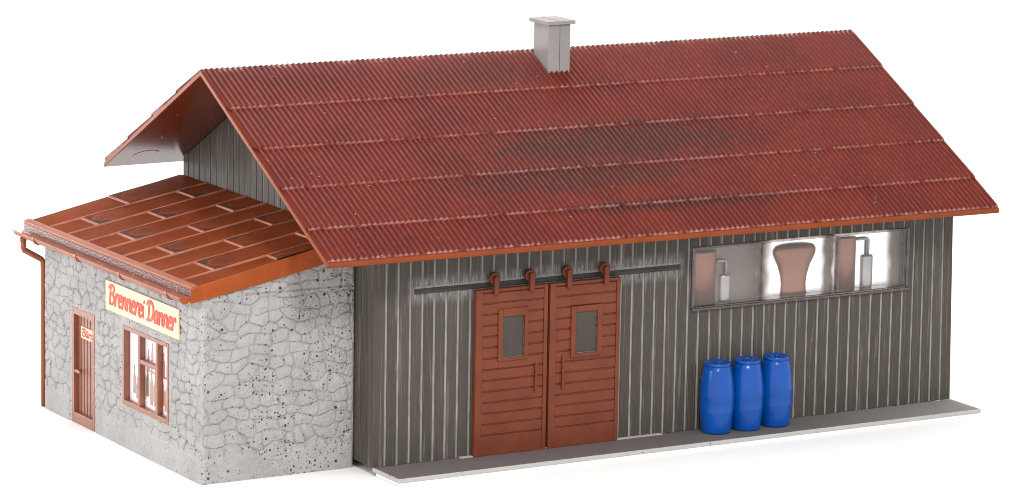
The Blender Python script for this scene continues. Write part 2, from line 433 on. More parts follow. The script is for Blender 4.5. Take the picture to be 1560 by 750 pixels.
# front wall: planks over a pale-washed backing sheet, cut round the rail slot and the long window
WX0, WX1, WZ0, WZ1 = 8.385, 14.62, 2.87, 4.375
SX0, SX1, SZ0, SZ1 = 1.0, 8.09, 3.865, 4.045
def front_wall():
    b = MB(); top = under(0) - .01
    # backing sheet with the window opening left out
    yb = .014
    for (x0, x1, z0, z1) in ((0, WX0, .0, top), (WX1, L, .0, top), (WX0, WX1, .0, WZ0), (WX0, WX1, WZ1, top)):
        b.box(x0, x1, yb, .22, z0, z1, 1)
    gw = .058
    n = 52
    for i in range(n):
        x0 = i*PI_ + (gw/2 if i else 0); x1 = (i+1)*PI_ - (gw/2 if i < n-1 else 0)
        if i == n-1: x1 = L
        cuts = sorted({x0, x1, *[c for c in (SX0, SX1, WX0, WX1) if x0 < c < x1]})
        for a, c in zip(cuts[:-1], cuts[1:]):
            mid = (a+c)/2; spans = [(.0 + (.012 if i % 3 else .0), top)]
            if SX0 < mid < SX1: spans = [(spans[0][0], SZ0), (SZ1, top)]
            if WX0 < mid < WX1: spans = [(spans[0][0], WZ0), (WZ1, top)]
            for z0, z1 in spans:
                dy = random.uniform(-.004, .004)
                b.box(a, c, dy, yb+.01, z0, z1, 0)
    # rounded left end of the slot
    zc, r = (SZ0+SZ1)/2, (SZ1-SZ0)/2
    for sgn in (1, -1):
        pts = [(SX0-.002, zc+sgn*r)] + [(SX0+r-r*math.cos(a), zc+sgn*r*math.sin(a)) for a in np.linspace(0, math.pi/2, 9)][0:9]
        b.prism(pts, .006, yb+.01, 1, 0)
    return b
w = front_wall().build('wall', [M['wood_front'], M['groove']], shed, bevel=.008, seg=1)

def gable(x, sgn, name):
    b = MB()
    # pale backing in the gable outline
    xb = x + sgn*.014
    a, c = (xb, x + sgn*.22)
    b.prism([(.24, 0), (D-.03, 0), (D-.03, under(D)-.02), (YR, HU-.02), (.24, under(.24)-.02)], min(a,c), max(a,c), 0, 1)
    gw = .055; n = 32
    for i in range(n):
        y0 = i*PI_ + (gw/2 if i else 0); y1 = min(D, (i+1)*PI_ - gw/2)
        if i == n-1: y1 = D
        if y1-y0 < .05: continue
        dy = random.uniform(-.004, .004)
        pts = [(y0, .0), (y1, .0), (y1, under(y1)-.008)]
        if y0 < YR < y1: pts.append((YR, HU-.008))
        pts.append((y0, under(y0)-.008))
        xo = x + dy + sgn*(.0 if i else -.001)
        b.prism(pts, min(xo, xb+sgn*.01), max(xo, xb+sgn*.01), 0, 0)
    # closed corner strip seen beside the stone annex: joint shows as a fine line only
    for i in range(1, 3):
        b.box(min(x+sgn*.012, x+sgn*.04), max(x+sgn*.012, x+sgn*.04), i*PI_-gw/2-.004, i*PI_+gw/2+.004, 0, under(i*PI_)-.03, 0)
    return b.build(name, [M['wood_side'], M['groove_side']], shed, bevel=.006, seg=1)
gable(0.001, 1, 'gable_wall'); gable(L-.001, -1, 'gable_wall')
b = MB(); b.box(.23, L-.23, D-.22, D-.004, 0, under(D)-.03); b.build('back_wall', M['wood_front'], shed)
b = MB(); b.box(.25, L-.25, .25, D-.25, GZ, 0.02); b.build('floor_plate', M['grey'], shed)

# the moulded walls draw in a little towards the top at the right-hand corner
for o in list(shed.children):
    if o.name.split('.')[0] in ('wall', 'gable_wall', 'back_wall'):
        for v in o.data.vertices:
            if v.co.x > 14.75: v.co.x -= .105*max(0, min(1.3, v.co.z/4.7))*(v.co.x-14.75)/1.25

# roof: moulded body with corrugated sheets on it
def warp(x, y, z):
    """the moulded roof is very slightly twisted: its front eave falls towards the right"""
    t = max(0.0, min(1.2, (YR-y)/6.3))
    return z - .055*((x-7.0)/9.0)*t
def roof_body():
    b = MB(); nx = 24
    prof = [(EF, under(EF)), (EF-.012, under(EF)+.06), (EF+.005, HT-SL*(YR-EF)-.035), (EF+.045, HT-SL*(YR-EF)-.012), (YR, HT-.03),
            (ER-.02, HT-SL*(ER-YR)-.02), (ER, under(ER)), (YR, HU)]
    k = len(prof); vs = []; fs = []
    for i in range(nx+1):
        x = R0 + (R1-R0)*i/nx
        for (y, z) in prof: vs.append((x, y, warp(x, y, z)))
    for i in range(nx):
        for j in range(k): fs.append([i*k+j, i*k+(j+1) % k, (i+1)*k+(j+1) % k, (i+1)*k+j])
    for e in (0, nx*k):   # the two verges, split at the ridge
        fs.append([e+j for j in (0,1,2,3,4,7)]); fs.append([e+j for j in (4,5,6,7)])
    nb = len(fs)
    b.add(vs, fs)
    for q in range(nb): b.m[q] = 0 if (q < nx*k and q % k in (6, 7)) else 1
    # ejector marks on the underside
    th = math.atan(SL)
    for (cx, cy, rr) in ((-1.15, 9.55, .36), (-1.0, 8.3, .30), (-.35, 7.3, .28), (-1.3, 7.0, .22)):
        vs, fs = [], []
        for i in range(28):
            a = 2*math.pi*i/28
            for q in (rr, rr*.93):
                dx, dl = q*math.cos(a), q*math.sin(a)
                y = cy + dl*math.cos(th)
                vs.append((cx+dx, y, under(y) - (.0 if q == rr else .007)))
        vs.append((cx, cy, under(cy)-.007))
        for i in range(28):
            j = (i+1) % 28
            fs.append([2*i, 2*j, 2*j+1, 2*i+1]); fs.append([2*i+1, 2*j+1, 56])
        b.add(vs, fs)
    return b.build('roof', [M['roof_body'], M['eave']], shed, bevel=.02, seg=2)
roof = roof_body()

def sheet(y_up, y_lo, lift_up, lift_lo, side):
    """one corrugated course from y_up (towards the ridge) to y_lo"""
    SUB = 8; amp = .026
    x0, x1 = R0+.035, R1-.035
    n = int(round((x1-x0)/RP*SUB)); xs = np.linspace(x0, x1, n+1)
    c = np.cos(2*np.pi*xs/RP); c = 2*((c+1)/2)**1.35-1
    nrm = np.array([-SL*side, 1.0]); nrm /= np.linalg.norm(nrm)        # (y, z); side=+1 front slope
    nrm = np.array([-abs(nrm[0])*side, nrm[1]])
    length = abs(y_up-y_lo)/math.cos(math.atan(SL))
    rows = [(y_up, lift_up, .55 if abs(y_up-YR) < .05 else 1.0, length)] + [(y_up+(y_lo-y_up)*t, lift_up+(lift_lo-lift_up)*t, 1.0, length*(1-t)) for t in (.33, .66, .93)]
    rows += [(y_lo, lift_lo-.002, .36, 0.0), (y_lo, -.01, .3, -.02)]
    vs, uv = [], []
    jit = rng.normal(0, .004, n+1)
    for ri, (y, lift, am, vv) in enumerate(rows):
        lift_a = lift + am*amp*c if ri < len(rows)-1 else np.full(n+1, lift)
        yj = y + (jit if ri >= len(rows)-2 else 0)*(-side)
        zz = HT - .02 - SL*np.abs(y-YR)
        for i in range(n+1):
            yy = (yj[i] if hasattr(yj, '__len__') else yj) + nrm[0]*lift_a[i]
            vs.append((xs[i], yy, warp(xs[i], yy, zz + nrm[1]*lift_a[i]))); uv.append((xs[i], vv))
    w = n+1; fs = []
    for r in range(len(rows)-1):
        for i in range(n): fs.append([r*w+i, r*w+i+1, (r+1)*w+i+1, (r+1)*w+i])
    # closed verge ends
    for i in (0, n):
        e = len(vs)
        for r in range(len(rows)-1):
            y = rows[r][0]; vs.append((xs[i], y, warp(xs[i], y, HT-.03-SL*abs(y-YR)))); uv.append((xs[i], rows[r][3]))
        for r in range(len(rows)-2): fs.append([r*w+i, (r+1)*w+i, e+r+1, e+r])
    me = bpy.data.meshes.new('roof_sheet'); me.from_pydata(vs, [], fs); me.materials.append(M['sheet'])
    me.polygons.foreach_set('use_smooth', [True]*len(fs))
    ul = me.uv_layers.new(name='UVMap')
    li = np.empty(len(me.loops), dtype=np.int32); me.loops.foreach_get('vertex_index', li)
    ul.data.foreach_set('uv', np.array(uv, dtype=np.float32)[li].ravel())
    import bmesh
    bm = bmesh.new(); bm.from_mesh(me); bmesh.ops.recalc_face_normals(bm, faces=bm.faces)
    up = sum(f.normal.z*f.calc_area() for f in bm.faces)
    if up < 0: bmesh.ops.reverse_faces(bm, faces=bm.faces)
    bm.to_mesh(me); bm.free()
    o = bpy.data.objects.new('roof_sheet', me); COL.objects.link(o); attach(o, roof)
    return o
fb = [YR, 3.447, 2.088, .79, -.51, EF+.022]
for i in range(5): sheet(fb[i] + (.10 if i else -.004), fb[i+1], .024, .062 if i < 4 else .026, 1)
rb = [YR, YR+1.35, YR+2.68, YR+4.01, ER-.03]
for i in range(4): sheet(rb[i] - (.10 if i else -.004), rb[i+1], .024, .075, -1)

# chimney
b = MB(); cx0, cx1, cy0, cy1 = 6.765, 7.36, 3.96, 4.66
b.box(cx0, cx1, cy0, cy1, 7.9, 9.20)
ch = b.build('chimney', M['grey'], shed, bevel=.012)
b = MB(); b.box(cx0+.30, cx0+.310, cy0-.003, cy0+.02, 8.0, 9.19); b.build('joint', M['rail'], ch)
b = MB(); b.box(cx0-.085, cx1+.085, cy0-.085, cy1+.085, 9.20, 9.245)
b.prism([(cx0-.085, cy0-.085), (cx1+.085, cy0-.085), (cx1+.085, cy1+.085), (cx0-.085, cy1+.085)], 9.2451, 9.285, 2)
b.box(cx0+.23, cx0+.37, cy0-.075, cy1+.075, 9.284, 9.294)
b.build('cap', M['grey'], ch, bevel=.01)

# rail, threshold
b = MB(); b.box(SX0+.02, SX1-.01, .004, .028, SZ0+.006, SZ1-.05); b.box(SX0+.05, SX1-.01, -.006, .026, SZ0+.016, SZ0+.09)
b.build('door_rail', M['rail'], shed, bevel=.01)
for xa, xb in ((2.2, 2.525), (4.425, 4.468), (6.37, 7.62)):
    b = MB(); b.box(xa, xb, -.13, -.012, .001, .024); b.build('threshold', M['pale'], shed, bevel=.005)

def sliding_door(x0, x1, fx0, fx1, fz0, fz1, ix0, ix1, iz0, iz1, hx, hz0, hz1, straps):
    zb, zt = .002, 3.862
    b = MB()
    b.box(x0, x1, -.112, -.03, zb, zt)
    s0, s1 = .17, .10                                     # stiles
    b.box(x0, x0+s0, -.16, -.111, zb, zt); b.box(x1-s1, x1, -.16, -.111, zb, zt)
    b.box(x0+s0, x1-s1, -.16, -.111, zt-.07, zt); b.box(x0+s0, x1-s1, -.152, -.111, zb, .455)
    zs = [.47 + .2555*i for i in range(13)] + [zt-.075]
    for a, c in zip(zs[:-1], zs[1:]):
        d = random.uniform(-.003, .003)
        for (xa, xb) in ((x0+s0+.004, x1-s1-.004),):
            if c > fz0 and a < fz1:                       # planks stop at the window
                b.box(xa, fx0+.02, -.146+d, -.111, a+.021, c-.021); b.box(fx1-.02, xb, -.146+d, -.111, a+.021, c-.021)
                if a < fz0-.02: b.box(fx0+.02, fx1-.02, -.1455+d, -.111, a+.013, min(c-.021, fz0+.02))
                if c > fz1+.02: b.box(fx0+.02, fx1-.02, -.1455+d, -.111, max(a+.021, fz1-.02), c-.013)
            else:
                b.box(xa, xb, -.146+d, -.111, a+.021, c-.021)
    # ragged moulding flash along the foot
    door = b.build('sliding_door', M['brown'], shed, bevel=.009)
    b = MB()
    for (xa, xb, za, zc) in ((fx0, ix0, fz0, fz1), (ix1, fx1, fz0, fz1), (ix0, ix1, fz0, iz0), (ix0, ix1, iz1, fz1)):
        b.box(xa, xb, -.188, -.126, za, zc)
    b.build('window_frame', M['brown'], door, bevel=.010)
    b = MB(); b.box(ix0-.004, ix1+.004, -.140, -.1265, iz0-.004, iz1+.004)
    b.build('pane', M['door_pane'], door, bevel=.008)
    b = MB(); b.box(ix0+.001, ix1-.001, -.16, -.1415, iz0+.001, iz0+.02); b.box(ix1-.02, ix1-.001, -.16, -.1415, iz0+.021, iz1-.001)
    b.build('glazing_bead', M['clear'], door)
    b = MB(); b.box(hx-.025, hx+.025, -.205, -.150, hz0, hz1); b.build('handle', M['brown'], door, bevel=.014)
    for sx in straps:
        b = MB()
        b.prism([(sx-.055, 3.74), (sx+.055, 3.74), (sx+.06, 4.12), (sx+.03, 4.16), (sx-.03, 4.16), (sx-.06, 4.12)], -.235, -.161, 1)
        b.lathe([(.045, -.165), (.045, -.02)], (sx, 0, 4.10), 16, 1)
        b.lathe([(.125, -.155), (.140, -.14), (.140, -.07), (.125, -.055)], (sx, 0, 4.10), 28, 1)
        b.build('hanger', M['brown'], door, bevel=.006)
    return door
sliding_door(2.535, 4.415, 3.11, 3.885, 2.18, 3.385, 3.225, 3.795, 2.245, 3.205, 4.11, 1.376, 2.05, (3.02, 3.955))
sliding_door(4.475, 6.36, 5.035, 5.86, 2.088, 3.285, 5.155, 5.74, 2.172, 3.145, 4.83, 1.37, 2.155, (4.945, 5.94))

# long window
b = MB(); fr = .075
b.box(WX0+.005, WX0+fr, -.035, .29, WZ0+.005, WZ1-.005); b.box(WX1-fr, WX1-.005, -.035, .29, WZ0+.005, WZ1-.005)
b.box(WX0+fr, WX1-fr, -.035, .29, WZ1-fr*.8, WZ1-.005); b.box(WX0+fr, WX1-fr, -.05, .29, WZ0+.005, WZ0+.085)
win = b.build('window', M['clear'], shed, bevel=.018, seg=3)
b = MB(); b.box(WX0+.006, WX1-.006, -.085, -.051, WZ0-.014, WZ0+.045); b.build('sill', M['sill'], win, bevel=.014, seg=3)
MX = (10.385, 12.53)
for mx in MX:
    b = MB(); b.box(mx-.035, mx+.035, -.04, .288, WZ0+.086, WZ1-fr*.8-.001); b.build('mullion', M['clear'], win, bevel=.018, seg=3)
edges = [WX0+fr, MX[0]-.035, MX[0]+.035, MX[1]-.035, MX[1]+.035, WX1-fr]
for i in range(3):
    b = MB(); b.box(edges[2*i]+.002, edges[2*i+1]-.002, .012, .018, WZ0+.088, WZ1-fr*.8-.003); b.build('pane', M['glass'], win)
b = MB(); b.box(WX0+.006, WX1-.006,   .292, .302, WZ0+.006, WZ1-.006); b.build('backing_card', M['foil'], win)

# apparatus behind the panes, each standing on the frame's inner ledge
LZ = WZ0 + .086
def half(prof, x, name, mat, label, cat, depth=.55):
    b = MB(); b.lathe(prof, (x+.08, .290, LZ), 40, 2, sx=1.0, sy=depth, ang=(math.pi, 2*math.pi))
    o = b.build(name, mat); return o
def locate(o, p):
    """move the origin of a mesh written in scene coordinates to its base"""
    v = Vector(p); o.data.transform(Matrix.Translation(-v)); o.location = v
o = half([(.001,0),(.345,.0),(.345,1.20),(.33,1.25),(.001,1.255)], 8.815, 'copper_column', M['copper'], '', '', .55)
locate(o, (8.88, .29, LZ)); tag(o, 'copper column behind the left pane of the long shed window', 'still column', 'copper columns behind the window')
o = half([(.001,0),(.285,.0),(.285,1.24),(.27,1.27),(.001,1.275)], 12.87, 'copper_column', M['copper'], '', '', .60)
locate(o, (12.95, .29, LZ)); tag(o, 'copper column behind the right pane of the long shed window', 'still column', 'copper columns behind the window')
o = half([(.001,0),(.37,0),(.355,.10),(.345,.25),(.37,.45),(.45,.70),(.55,.88),(.60,1.0),(.595,1.10),(.53,1.18),(.35,1.225),(.001,1.24)], 11.39, 'copper_kettle', M['copper'], '', '', .38)
locate(o, (11.47, .29, LZ)); tag(o, 'bulbous copper kettle behind the middle pane of the long window', 'kettle')
def cooler(x, xl, zt, zp, r):
    b = MB(); b.lathe([(.001,0),(r*.93,0),(r,.05),(r,zt-.05),(r*.9,zt),(.001,zt)], (x+.08, .288, LZ), 30, 2, sy=.7, ang=(math.pi, 2*math.pi))
    b.tube([(x+.08, .235, LZ+zt-.02), (x+.08, .235, LZ+zp-.03), (x+.05, .235, LZ+zp), (xl+.08, .235, LZ+zp)], .032, 12)
    o = b.build('steel_cooler', M['steel']); locate(o, (x+.08, .28, LZ)); return o
o = cooler(9.43, 9.17, .64, .98, .155); tag(o, 'grey cylinder with bent pipe behind the left pane of the long window', 'cooler', 'steel coolers behind the window')
o = cooler(13.50, 13.17, .78, 1.19, .165); tag(o, 'grey cylinder with bent pipe behind the bright right window pane', 'cooler', 'steel coolers behind the window')

# ------------------------------------------------------------------ stone annex
AX, YA, YB = -3.807, .904, 9.471
annex = thing('stone_annex', 'low pale fieldstone annex with rust-orange lean-to roof at the shed end', 'building', (-1.9, 5.2, GZ))
RZ = lambda x: 5.15 + .212*x
EZ = 4.28

def stone_wall(name, u0, u1, top, to3, holes, smooth_rects, seed, courses=()):
    rs = np.random.RandomState(seed)
    step = .020
    def axis(a, b, extra):
        pts = sorted({a, b, *[e for e in extra if a < e < b]}); out = []
        for p, q in zip(pts[:-1], pts[1:]): out += list(np.linspace(p, q, max(2, int(round((q-p)/step))+1)))[:-1]
        return np.array(out+[pts[-1]])
    U = axis(u0, u1, [e for h in holes for e in h[:2]])
    zmax = max(top(u0), top(u1))
    Z = axis(GZ, zmax, [e for h in holes for e in h[2:]])
    UU, ZZ = np.meshgrid(U, Z)
    TT = np.array([top(u) for u in U])[None, :]
    ZC = np.minimum(ZZ, TT)
    # seeds in wobbly courses
    seeds = []; z = GZ + .5; row = 0
    while z < zmax+.6:
        rh = rs.uniform(.22, .34); u = u0 - rs.uniform(.2, .9)
        while u < u1+.8:
            wd = rs.uniform(.25, .62); seeds.append((u+wd/2, z+rh/2+rs.uniform(-.07, .07))); u += wd
        z += rh; row += 1
    S = np.array(seeds)
    # smooth domain warp
    def sm(amp, fr, ph):
        a = np.zeros_like(UU)
        for _ in range(5):
            kx, kz, p = rs.uniform(-fr, fr), rs.uniform(-fr, fr), rs.uniform(0, 6.28)
            a += np.sin(UU*kx+ZC*kz+p)
        return a*amp/2.2
    Wu, Wz = UU+sm(.06, 9, 0), ZC+sm(.06, 9, 1)
    F1 = np.full(UU.shape, 9.0); F2 = np.full(UU.shape, 9.0); ID = np.zeros(UU.shape, int)
    for i, (su, sz) in enumerate(S):
        d = (np.abs((Wu-su)*.74)**2.9 + np.abs((Wz-sz)*1.22)**2.9)**(1/2.9)
        n1 = d < F1
        F2 = np.where(n1, F1, np.minimum(F2, d)); ID = np.where(n1, i, ID); F1 = np.where(n1, d, F1)
    e = (F2-F1)
    ss = lambda x: np.clip(x, 0, 1)**2*(3-2*np.clip(x, 0, 1))
    dep = .72+.28*ss(.5+sm(.5, 2.2, 3))                         # some joints are shallow
    st = ss(e/.042)
    tilt = rs.normal(0, .006, len(S))[ID] + rs.normal(0, .02, len(S))[ID]*(UU-S[ID, 0]) + rs.normal(0, .03, len(S))[ID]*(ZC-S[ID, 1])
    H = .044*dep*(st-1) + st*(tilt + .022*ss(1-F1/.26)) + .012 + .012*dep*np.exp(-((e-.058)/.022)**2)
    J = (1-ss(e/.028))*dep
    base = ss((ZC-(GZ+.56+sm(.02, 3, 5)))/.04)
    H = H*base + (1-base)*(.040+sm(.004, 6, 4)); J = J*base
    for (cz, a, c) in courses:
        q = np.exp(-((ZC-cz-sm(.012, 5, 2))/.022)**2)*((UU > a) & (UU < c)); H -= .05*q; J = np.maximum(J, q*1.2)
    for (a, c, z0, z1, mg) in smooth_rects:
        dx = np.maximum(np.maximum(a-UU, UU-c), 0); dz = np.maximum(np.maximum(z0-ZC, ZC-z1), 0)
        k = ss(np.hypot(dx, dz)/.05 - mg/.05); H = H*k + (1-k)*.012; J = J*k
    edge = ss(np.minimum(UU-u0, u1-UU)/.05); H = H*edge; J = J*edge
    q = rs.normal(0, 1, H.shape)
    for _ in range(2): q = (q + np.roll(q, 1, 0) + np.roll(q, 1, 1) + np.roll(q, (1, 1), (0, 1)))/2.6
    H += (.0028*q + rs.normal(0, .0012, H.shape))*edge
    vs = [to3(u, z, h) for u, z, h in zip(UU.ravel(), ZC.ravel(), H.ravel())]
    nu, nz = len(U), len(Z); fs = []
    for j in range(nz-1):
        for i in range(nu-1):
            if ZZ[j, i] >= TT[0, i] and ZZ[j, i+1] >= TT[0, i+1]: continue
            cu, cz = (U[i]+U[i+1])/2, (Z[j]+Z[j+1])/2
            if any(h[0] < cu < h[1] and h[2] < cz < h[3] for h in holes): continue
            fs.append((j*nu+i, j*nu+i+1, (j+1)*nu+i+1, (j+1)*nu+i))
    nf = len(fs); joint = list(np.clip(J, 0, 1).ravel())
    def quad(*ps):
        o = len(vs); vs.extend(ps); joint.extend([0]*4); fs.append((o, o+1, o+2, o+3))
    for (a, c, z0, z1) in holes:                                # reveals
        f, k = .004, -.24
        quad(to3(a,z0,f), to3(a,z1,f), to3(a,z1,k), to3(a,z0,k)); quad(to3(c,z0,f), to3(c,z1,f), to3(c,z1,k), to3(c,z0,k))
        quad(to3(a,z1,f), to3(c,z1,f), to3(c,z1,k), to3(a,z1,k)); quad(to3(a,z0,f), to3(c,z0,f), to3(c,z0,k), to3(a,z0,k))
    k = -.26                                                    # closed back and rims
    zt0, zt1 = top(u0), top(u1)
    quad(to3(u0,GZ,0), to3(u0,zt0,0), to3(u0,zt0,k), to3(u0,GZ,k)); quad(to3(u1,GZ,0), to3(u1,zt1,0), to3(u1,zt1,k), to3(u1,GZ,k))
    quad(to3(u0,zt0,0), to3(u1,zt1,0), to3(u1,zt1,k), to3(u0,zt0,k)); quad(to3(u0,GZ,k), to3(u1,GZ,k), to3(u1,zt1,k), to3(u0,zt0,k))
    me = bpy.data.meshes.new(name); me.from_pydata(vs, [], fs); me.materials.append(M['stone'])
    me.polygons.foreach_set('use_smooth', [i < nf for i in range(len(fs))])
    at = me.attributes.new('joint', 'FLOAT', 'POINT'); at.data.foreach_set('value', np.array(joint, dtype=np.float32))
    o = bpy.data.objects.new(name, me); COL.objects.link(o); attach(o, annex); return o

stone_wall('front_wall', AX, -.03, lambda u: RZ(u)-.10, lambda u, z, h: (u, YA-h, z), [], [], 11, courses=[(4.03, -2.75, 0)])
WN = (2.57, 5.03, .826, 2.69)                    # window opening: y0 y1 z0 z1
DR = (6.595, 7.898, GZ, 2.60)
SG = (1.97, 5.868, 2.906, 3.594)
stone_wall('end_wall', YA, YB, lambda u: 4.23, lambda u, z, h: (AX-h, u, z), [WN, DR],
           [(*WN, .13), (*DR, .09), (SG[0]+.1, SG[1]-.1, SG[2], SG[3], .0)], 23)
b = MB(); b.prism([(AX+.01, GZ), (-.03, GZ), (-.03, RZ(-.03)-.12), (AX+.01, RZ(AX)-.12)], YB-.24, YB-.004, 1)
b.build('back_wall', M['stone'], annex)

# lean-to roof: body, front and rear fascias, panelled top with seams and laps
RX0, RY0, RY1 = -4.10, .80, 9.92
b = MB()
b.prism([(RX0, RZ(RX0)-.13), (-.004, RZ(0)-.13), (-.004, RZ(0)), (RX0, RZ(RX0))], RY0+.09, RY1, 1)
aroof = b.build('roof', M['orange'], annex, bevel=.012)
b = MB()
pts = [(RX0-.02, RZ(RX0)+.015)]
pts = [(RX0-.02, 3.955), (-2.35, 4.27), (-1.9, 4.355), (-.45, 4.66), (-.02, 4.75), (-.02, RZ(0)+.01), (RX0-.02, RZ(RX0)+.01)]
b.prism(pts, RY0, RY0+.088, 1); b.build('fascia', M['orange'], aroof, bevel=.015)
b = MB(); b.prism([(RX0-.02, RZ(RX0)-.25), (-.02, RZ(0)-.25), (-.02, RZ(0)+.01), (RX0-.02, RZ(RX0)+.01)], RY1+.002, RY1+.06, 1)
b.build('fascia', M['orange'], aroof, bevel=.012)
SEAM = [9.93, 8.85, 7.79, 6.73, 5.70, 4.73, 3.70, 2.66, 1.59, .86]
SH = .085                                        # the seams run slightly towards the front as they rise
ys = lambda s, x: s - (SH*(x-RX0) if .9 < s < 9.9 else 0)
pan = {'v': [], 'f': [], 'uv': []}
seam = MB()
for i in range(9):
    y1, y0 = SEAM[i], SEAM[i+1]
    laps = ([-1.97] if i % 2 == 0 else [-3.19, -.78])
    xs = [RX0+.13] + [l+random.uniform(-.03, .03) for l in laps] + [-.003]
    for k in range(len(xs)-1):
        xa, xb = xs[k], xs[k+1]; n = 10
        o = len(pan['v'])
        for a in range(n+1):
            x = xa+(xb-xa)*a/n
            ha = .012 + (.034 if k else .006)*(1-a/n)            # each panel lies over the one below it
            for c in range(7):
                t = c/6; y = ys(y0, x)*(1-t)+ys(y1, x)*t
                pan['v'].append((x, y, RZ(x)+ha+.012*(1-(2*t-1)**4))); pan['uv'].append(((x-xa) if k else 3.0, 2*t-1))
        for a in range(n):
            for c in range(6): pan['f'].append((o+a*7+c, o+(a+1)*7+c, o+(a+1)*7+c+1, o+a*7+c+1))
        if k:                                                     # lap edge: a low bar across the strip
            ya, yb = ys(y0, xa)+.05, ys(y1, xa)-.05
            zz = RZ(xa)
            seam.add([(xa-.036, ya, zz+.008), (xa-.036, yb, zz+.008), (xa-.026, yb, zz+.056), (xa-.026, ya, zz+.056),
                      (xa+.018, yb, zz+.062), (xa+.018, ya, zz+.062), (xa+.032, yb, zz+.03), (xa+.032, ya, zz+.03)],
                     [(0,1,2,3), (3,2,4,5), (5,4,6,7), (0,3,5,7), (1,6,4,2)])
    if i:                                                         # standing seam
        w = .026
        vs = []
        for a in range(13):
            x = RX0+.12+(-.01-RX0-.12)*a/12; y = ys(y1, x); z = RZ(x)
            vs += [(x, y-w, z), (x, y-w*.55, z+.058), (x, y+w*.55, z+.058), (x, y+w, z)]
        fs = [(a*4+q, a*4+q+1, (a+1)*4+q+1, (a+1)*4+q) for a in range(12) for q in range(3)] + [(0,1,2,3), (51,50,49,48)]
        seam.add(vs, fs)
me = bpy.data.meshes.new('roof_panels'); me.from_pydata(pan['v'], [], pan['f']); me.materials.append(M['annex_roof'])
me.polygons.foreach_set('use_smooth', [True]*len(pan['f']))
ul = me.uv_layers.new(name='UVMap'); li = np.empty(len(me.loops), dtype=np.int32); me.loops.foreach_get('vertex_index', li)
ul.data.foreach_set('uv', np.array(pan['uv'], dtype=np.float32)[li].ravel())
o = bpy.data.objects.new('panelling', me); COL.objects.link(o); attach(o, aroof)
seam.build('seams', M['seam'], aroof, bevel=.010)
b = MB(); b.prism([(RX0-.03, RZ(RX0)-.02), (RX0+.13, RZ(RX0+.13)), (RX0+.13, RZ(RX0)+.085), (RX0-.01, RZ(RX0)+.06), (RX0-.03, RZ(RX0)+.04)], RY0-.006, RY1+.064, 1)
b.build('eave_trim', M['pipe'], aroof, bevel=.010)
b = MB(); b.prism([(RX0-.028, RZ(RX0)-.20), (RX0-.002, RZ(RX0)-.20), (RX0-.002, RZ(RX0)-.022), (RX0-.028, RZ(RX0)-.022)], RY0+.01, RY1+.05, 1)
b.build('eave_board', M['worn'], aroof)

# gutter with brackets, downpipe
GX, GZC, GR = -4.245, 4.085, .125
b = MB()
n = 14; vs = []
for (yy) in (.86, 10.06):
    for r in (GR, GR-.022):
        for i in range(n+1):
            a = math.pi + math.pi*i/n; vs.append((GX+r*math.cos(a), yy, GZC+r*math.sin(a)))
k = n+1; fs = []
for i in range(n):
    fs += [(i, i+1, 2*k+i+1, 2*k+i), (k+i, 3*k+i, 3*k+i+1, k+i+1), (i, k+i, k+i+1, i+1), (2*k+i, 2*k+i+1, 3*k+i+1, 3*k+i)]
for i in (0, n): fs.append((i, 2*k+i, 3*k+i, k+i))
b.add(vs, fs, 0, False)
b.box(GX-GR-.018, GX-GR+.012, .86, 10.06, GZC-.012, GZC+.018)
gut = b.build('gutter', M['gutter'], annex, bevel=.006)
b = MB()
b.prism([(GX+(GR+.004)*math.cos(a), GZC-.004+(GR+.004)*math.sin(a)) for a in np.linspace(math.pi, 2*math.pi, 15)], .845, .885, 1)
b.build('end_cap', M['orange'], gut)
for yy in (8.85, 6.45, 4.05, 1.55):
    b = MB(); vs = []
    for y2 in (yy-.05, yy+.05):
        for r in (GR+.002, GR+.030):
            for i in range(n+1):
                a = math.pi*.93 + math.pi*1.05*i/n; vs.append((GX+r*math.cos(a), y2, GZC+r*math.sin(a)))
    fs = []
    for i in range(n):
        fs += [(k+i, 3*k+i, 3*k+i+1, k+i+1), (i, k+i, k+i+1, i+1), (2*k+i, 2*k+i+1, 3*k+i+1, 3*k+i), (i, i+1, 2*k+i+1, 2*k+i)]
    for i in (0, n): fs.append((i, 2*k+i, 3*k+i, k+i))
    b.add(vs, fs); b.build('bracket', M['gutter'], gut)
b = MB(); PX, PY = -3.80, 9.60
b.tube([(-4.27, PY+.1, 3.97), (-4.27, PY+.1, 3.72), (-4.25, PY+.1, 3.67), (PX-.05, PY, 3.43), (PX, PY, 3.37), (PX, PY, 3.2), (PX, PY, 1.6), (PX, PY, GZ+.02)], .068)
b.lathe([(.082, -.0), (.082, .08)], (-4.27, PY+.1, 3.88), 20)
b.build('downpipe', M['pipe'], annex)

# annex window: deep brown frame, one pane, printed card of bottles behind
y0, y1, z0, z1 = WN; fw = .095; xf, xb = AX-.03, AX+.115
b = MB()
b.box(xf, xb, y1-fw, y1-.003, z0+.003, z1-.003); b.box(xf, xb, y0+.003, y0+fw, z0+.003, z1-.003)
b.box(xf, xb, y0+fw, y1-fw, z0+.003, z0+fw+.02); b.box(xf, xb, y0+fw, y1-fw, z1-fw, z1-.003)
aw = b.build('window', M['brown_lit'], annex, bevel=.010)
for yy in (4.16, 3.215):
    b = MB(); b.box(xf+.008, xb, yy-.055, yy+.055, z0+fw+.021, z1-fw-.001); b.build('mullion', M['brown_lit'], aw, bevel=.009)
b = MB(); b.box(xf+.012, xb, 3.271, 4.104, 1.95, 2.05); b.build('glazing_bar', M['brown_lit'], aw, bevel=.009)
b = MB(); b.box(xb-.03, xb-.024, y0+fw, y1-fw, z0+fw+.02, z1-fw); b.build('pane', M['glass'], aw)
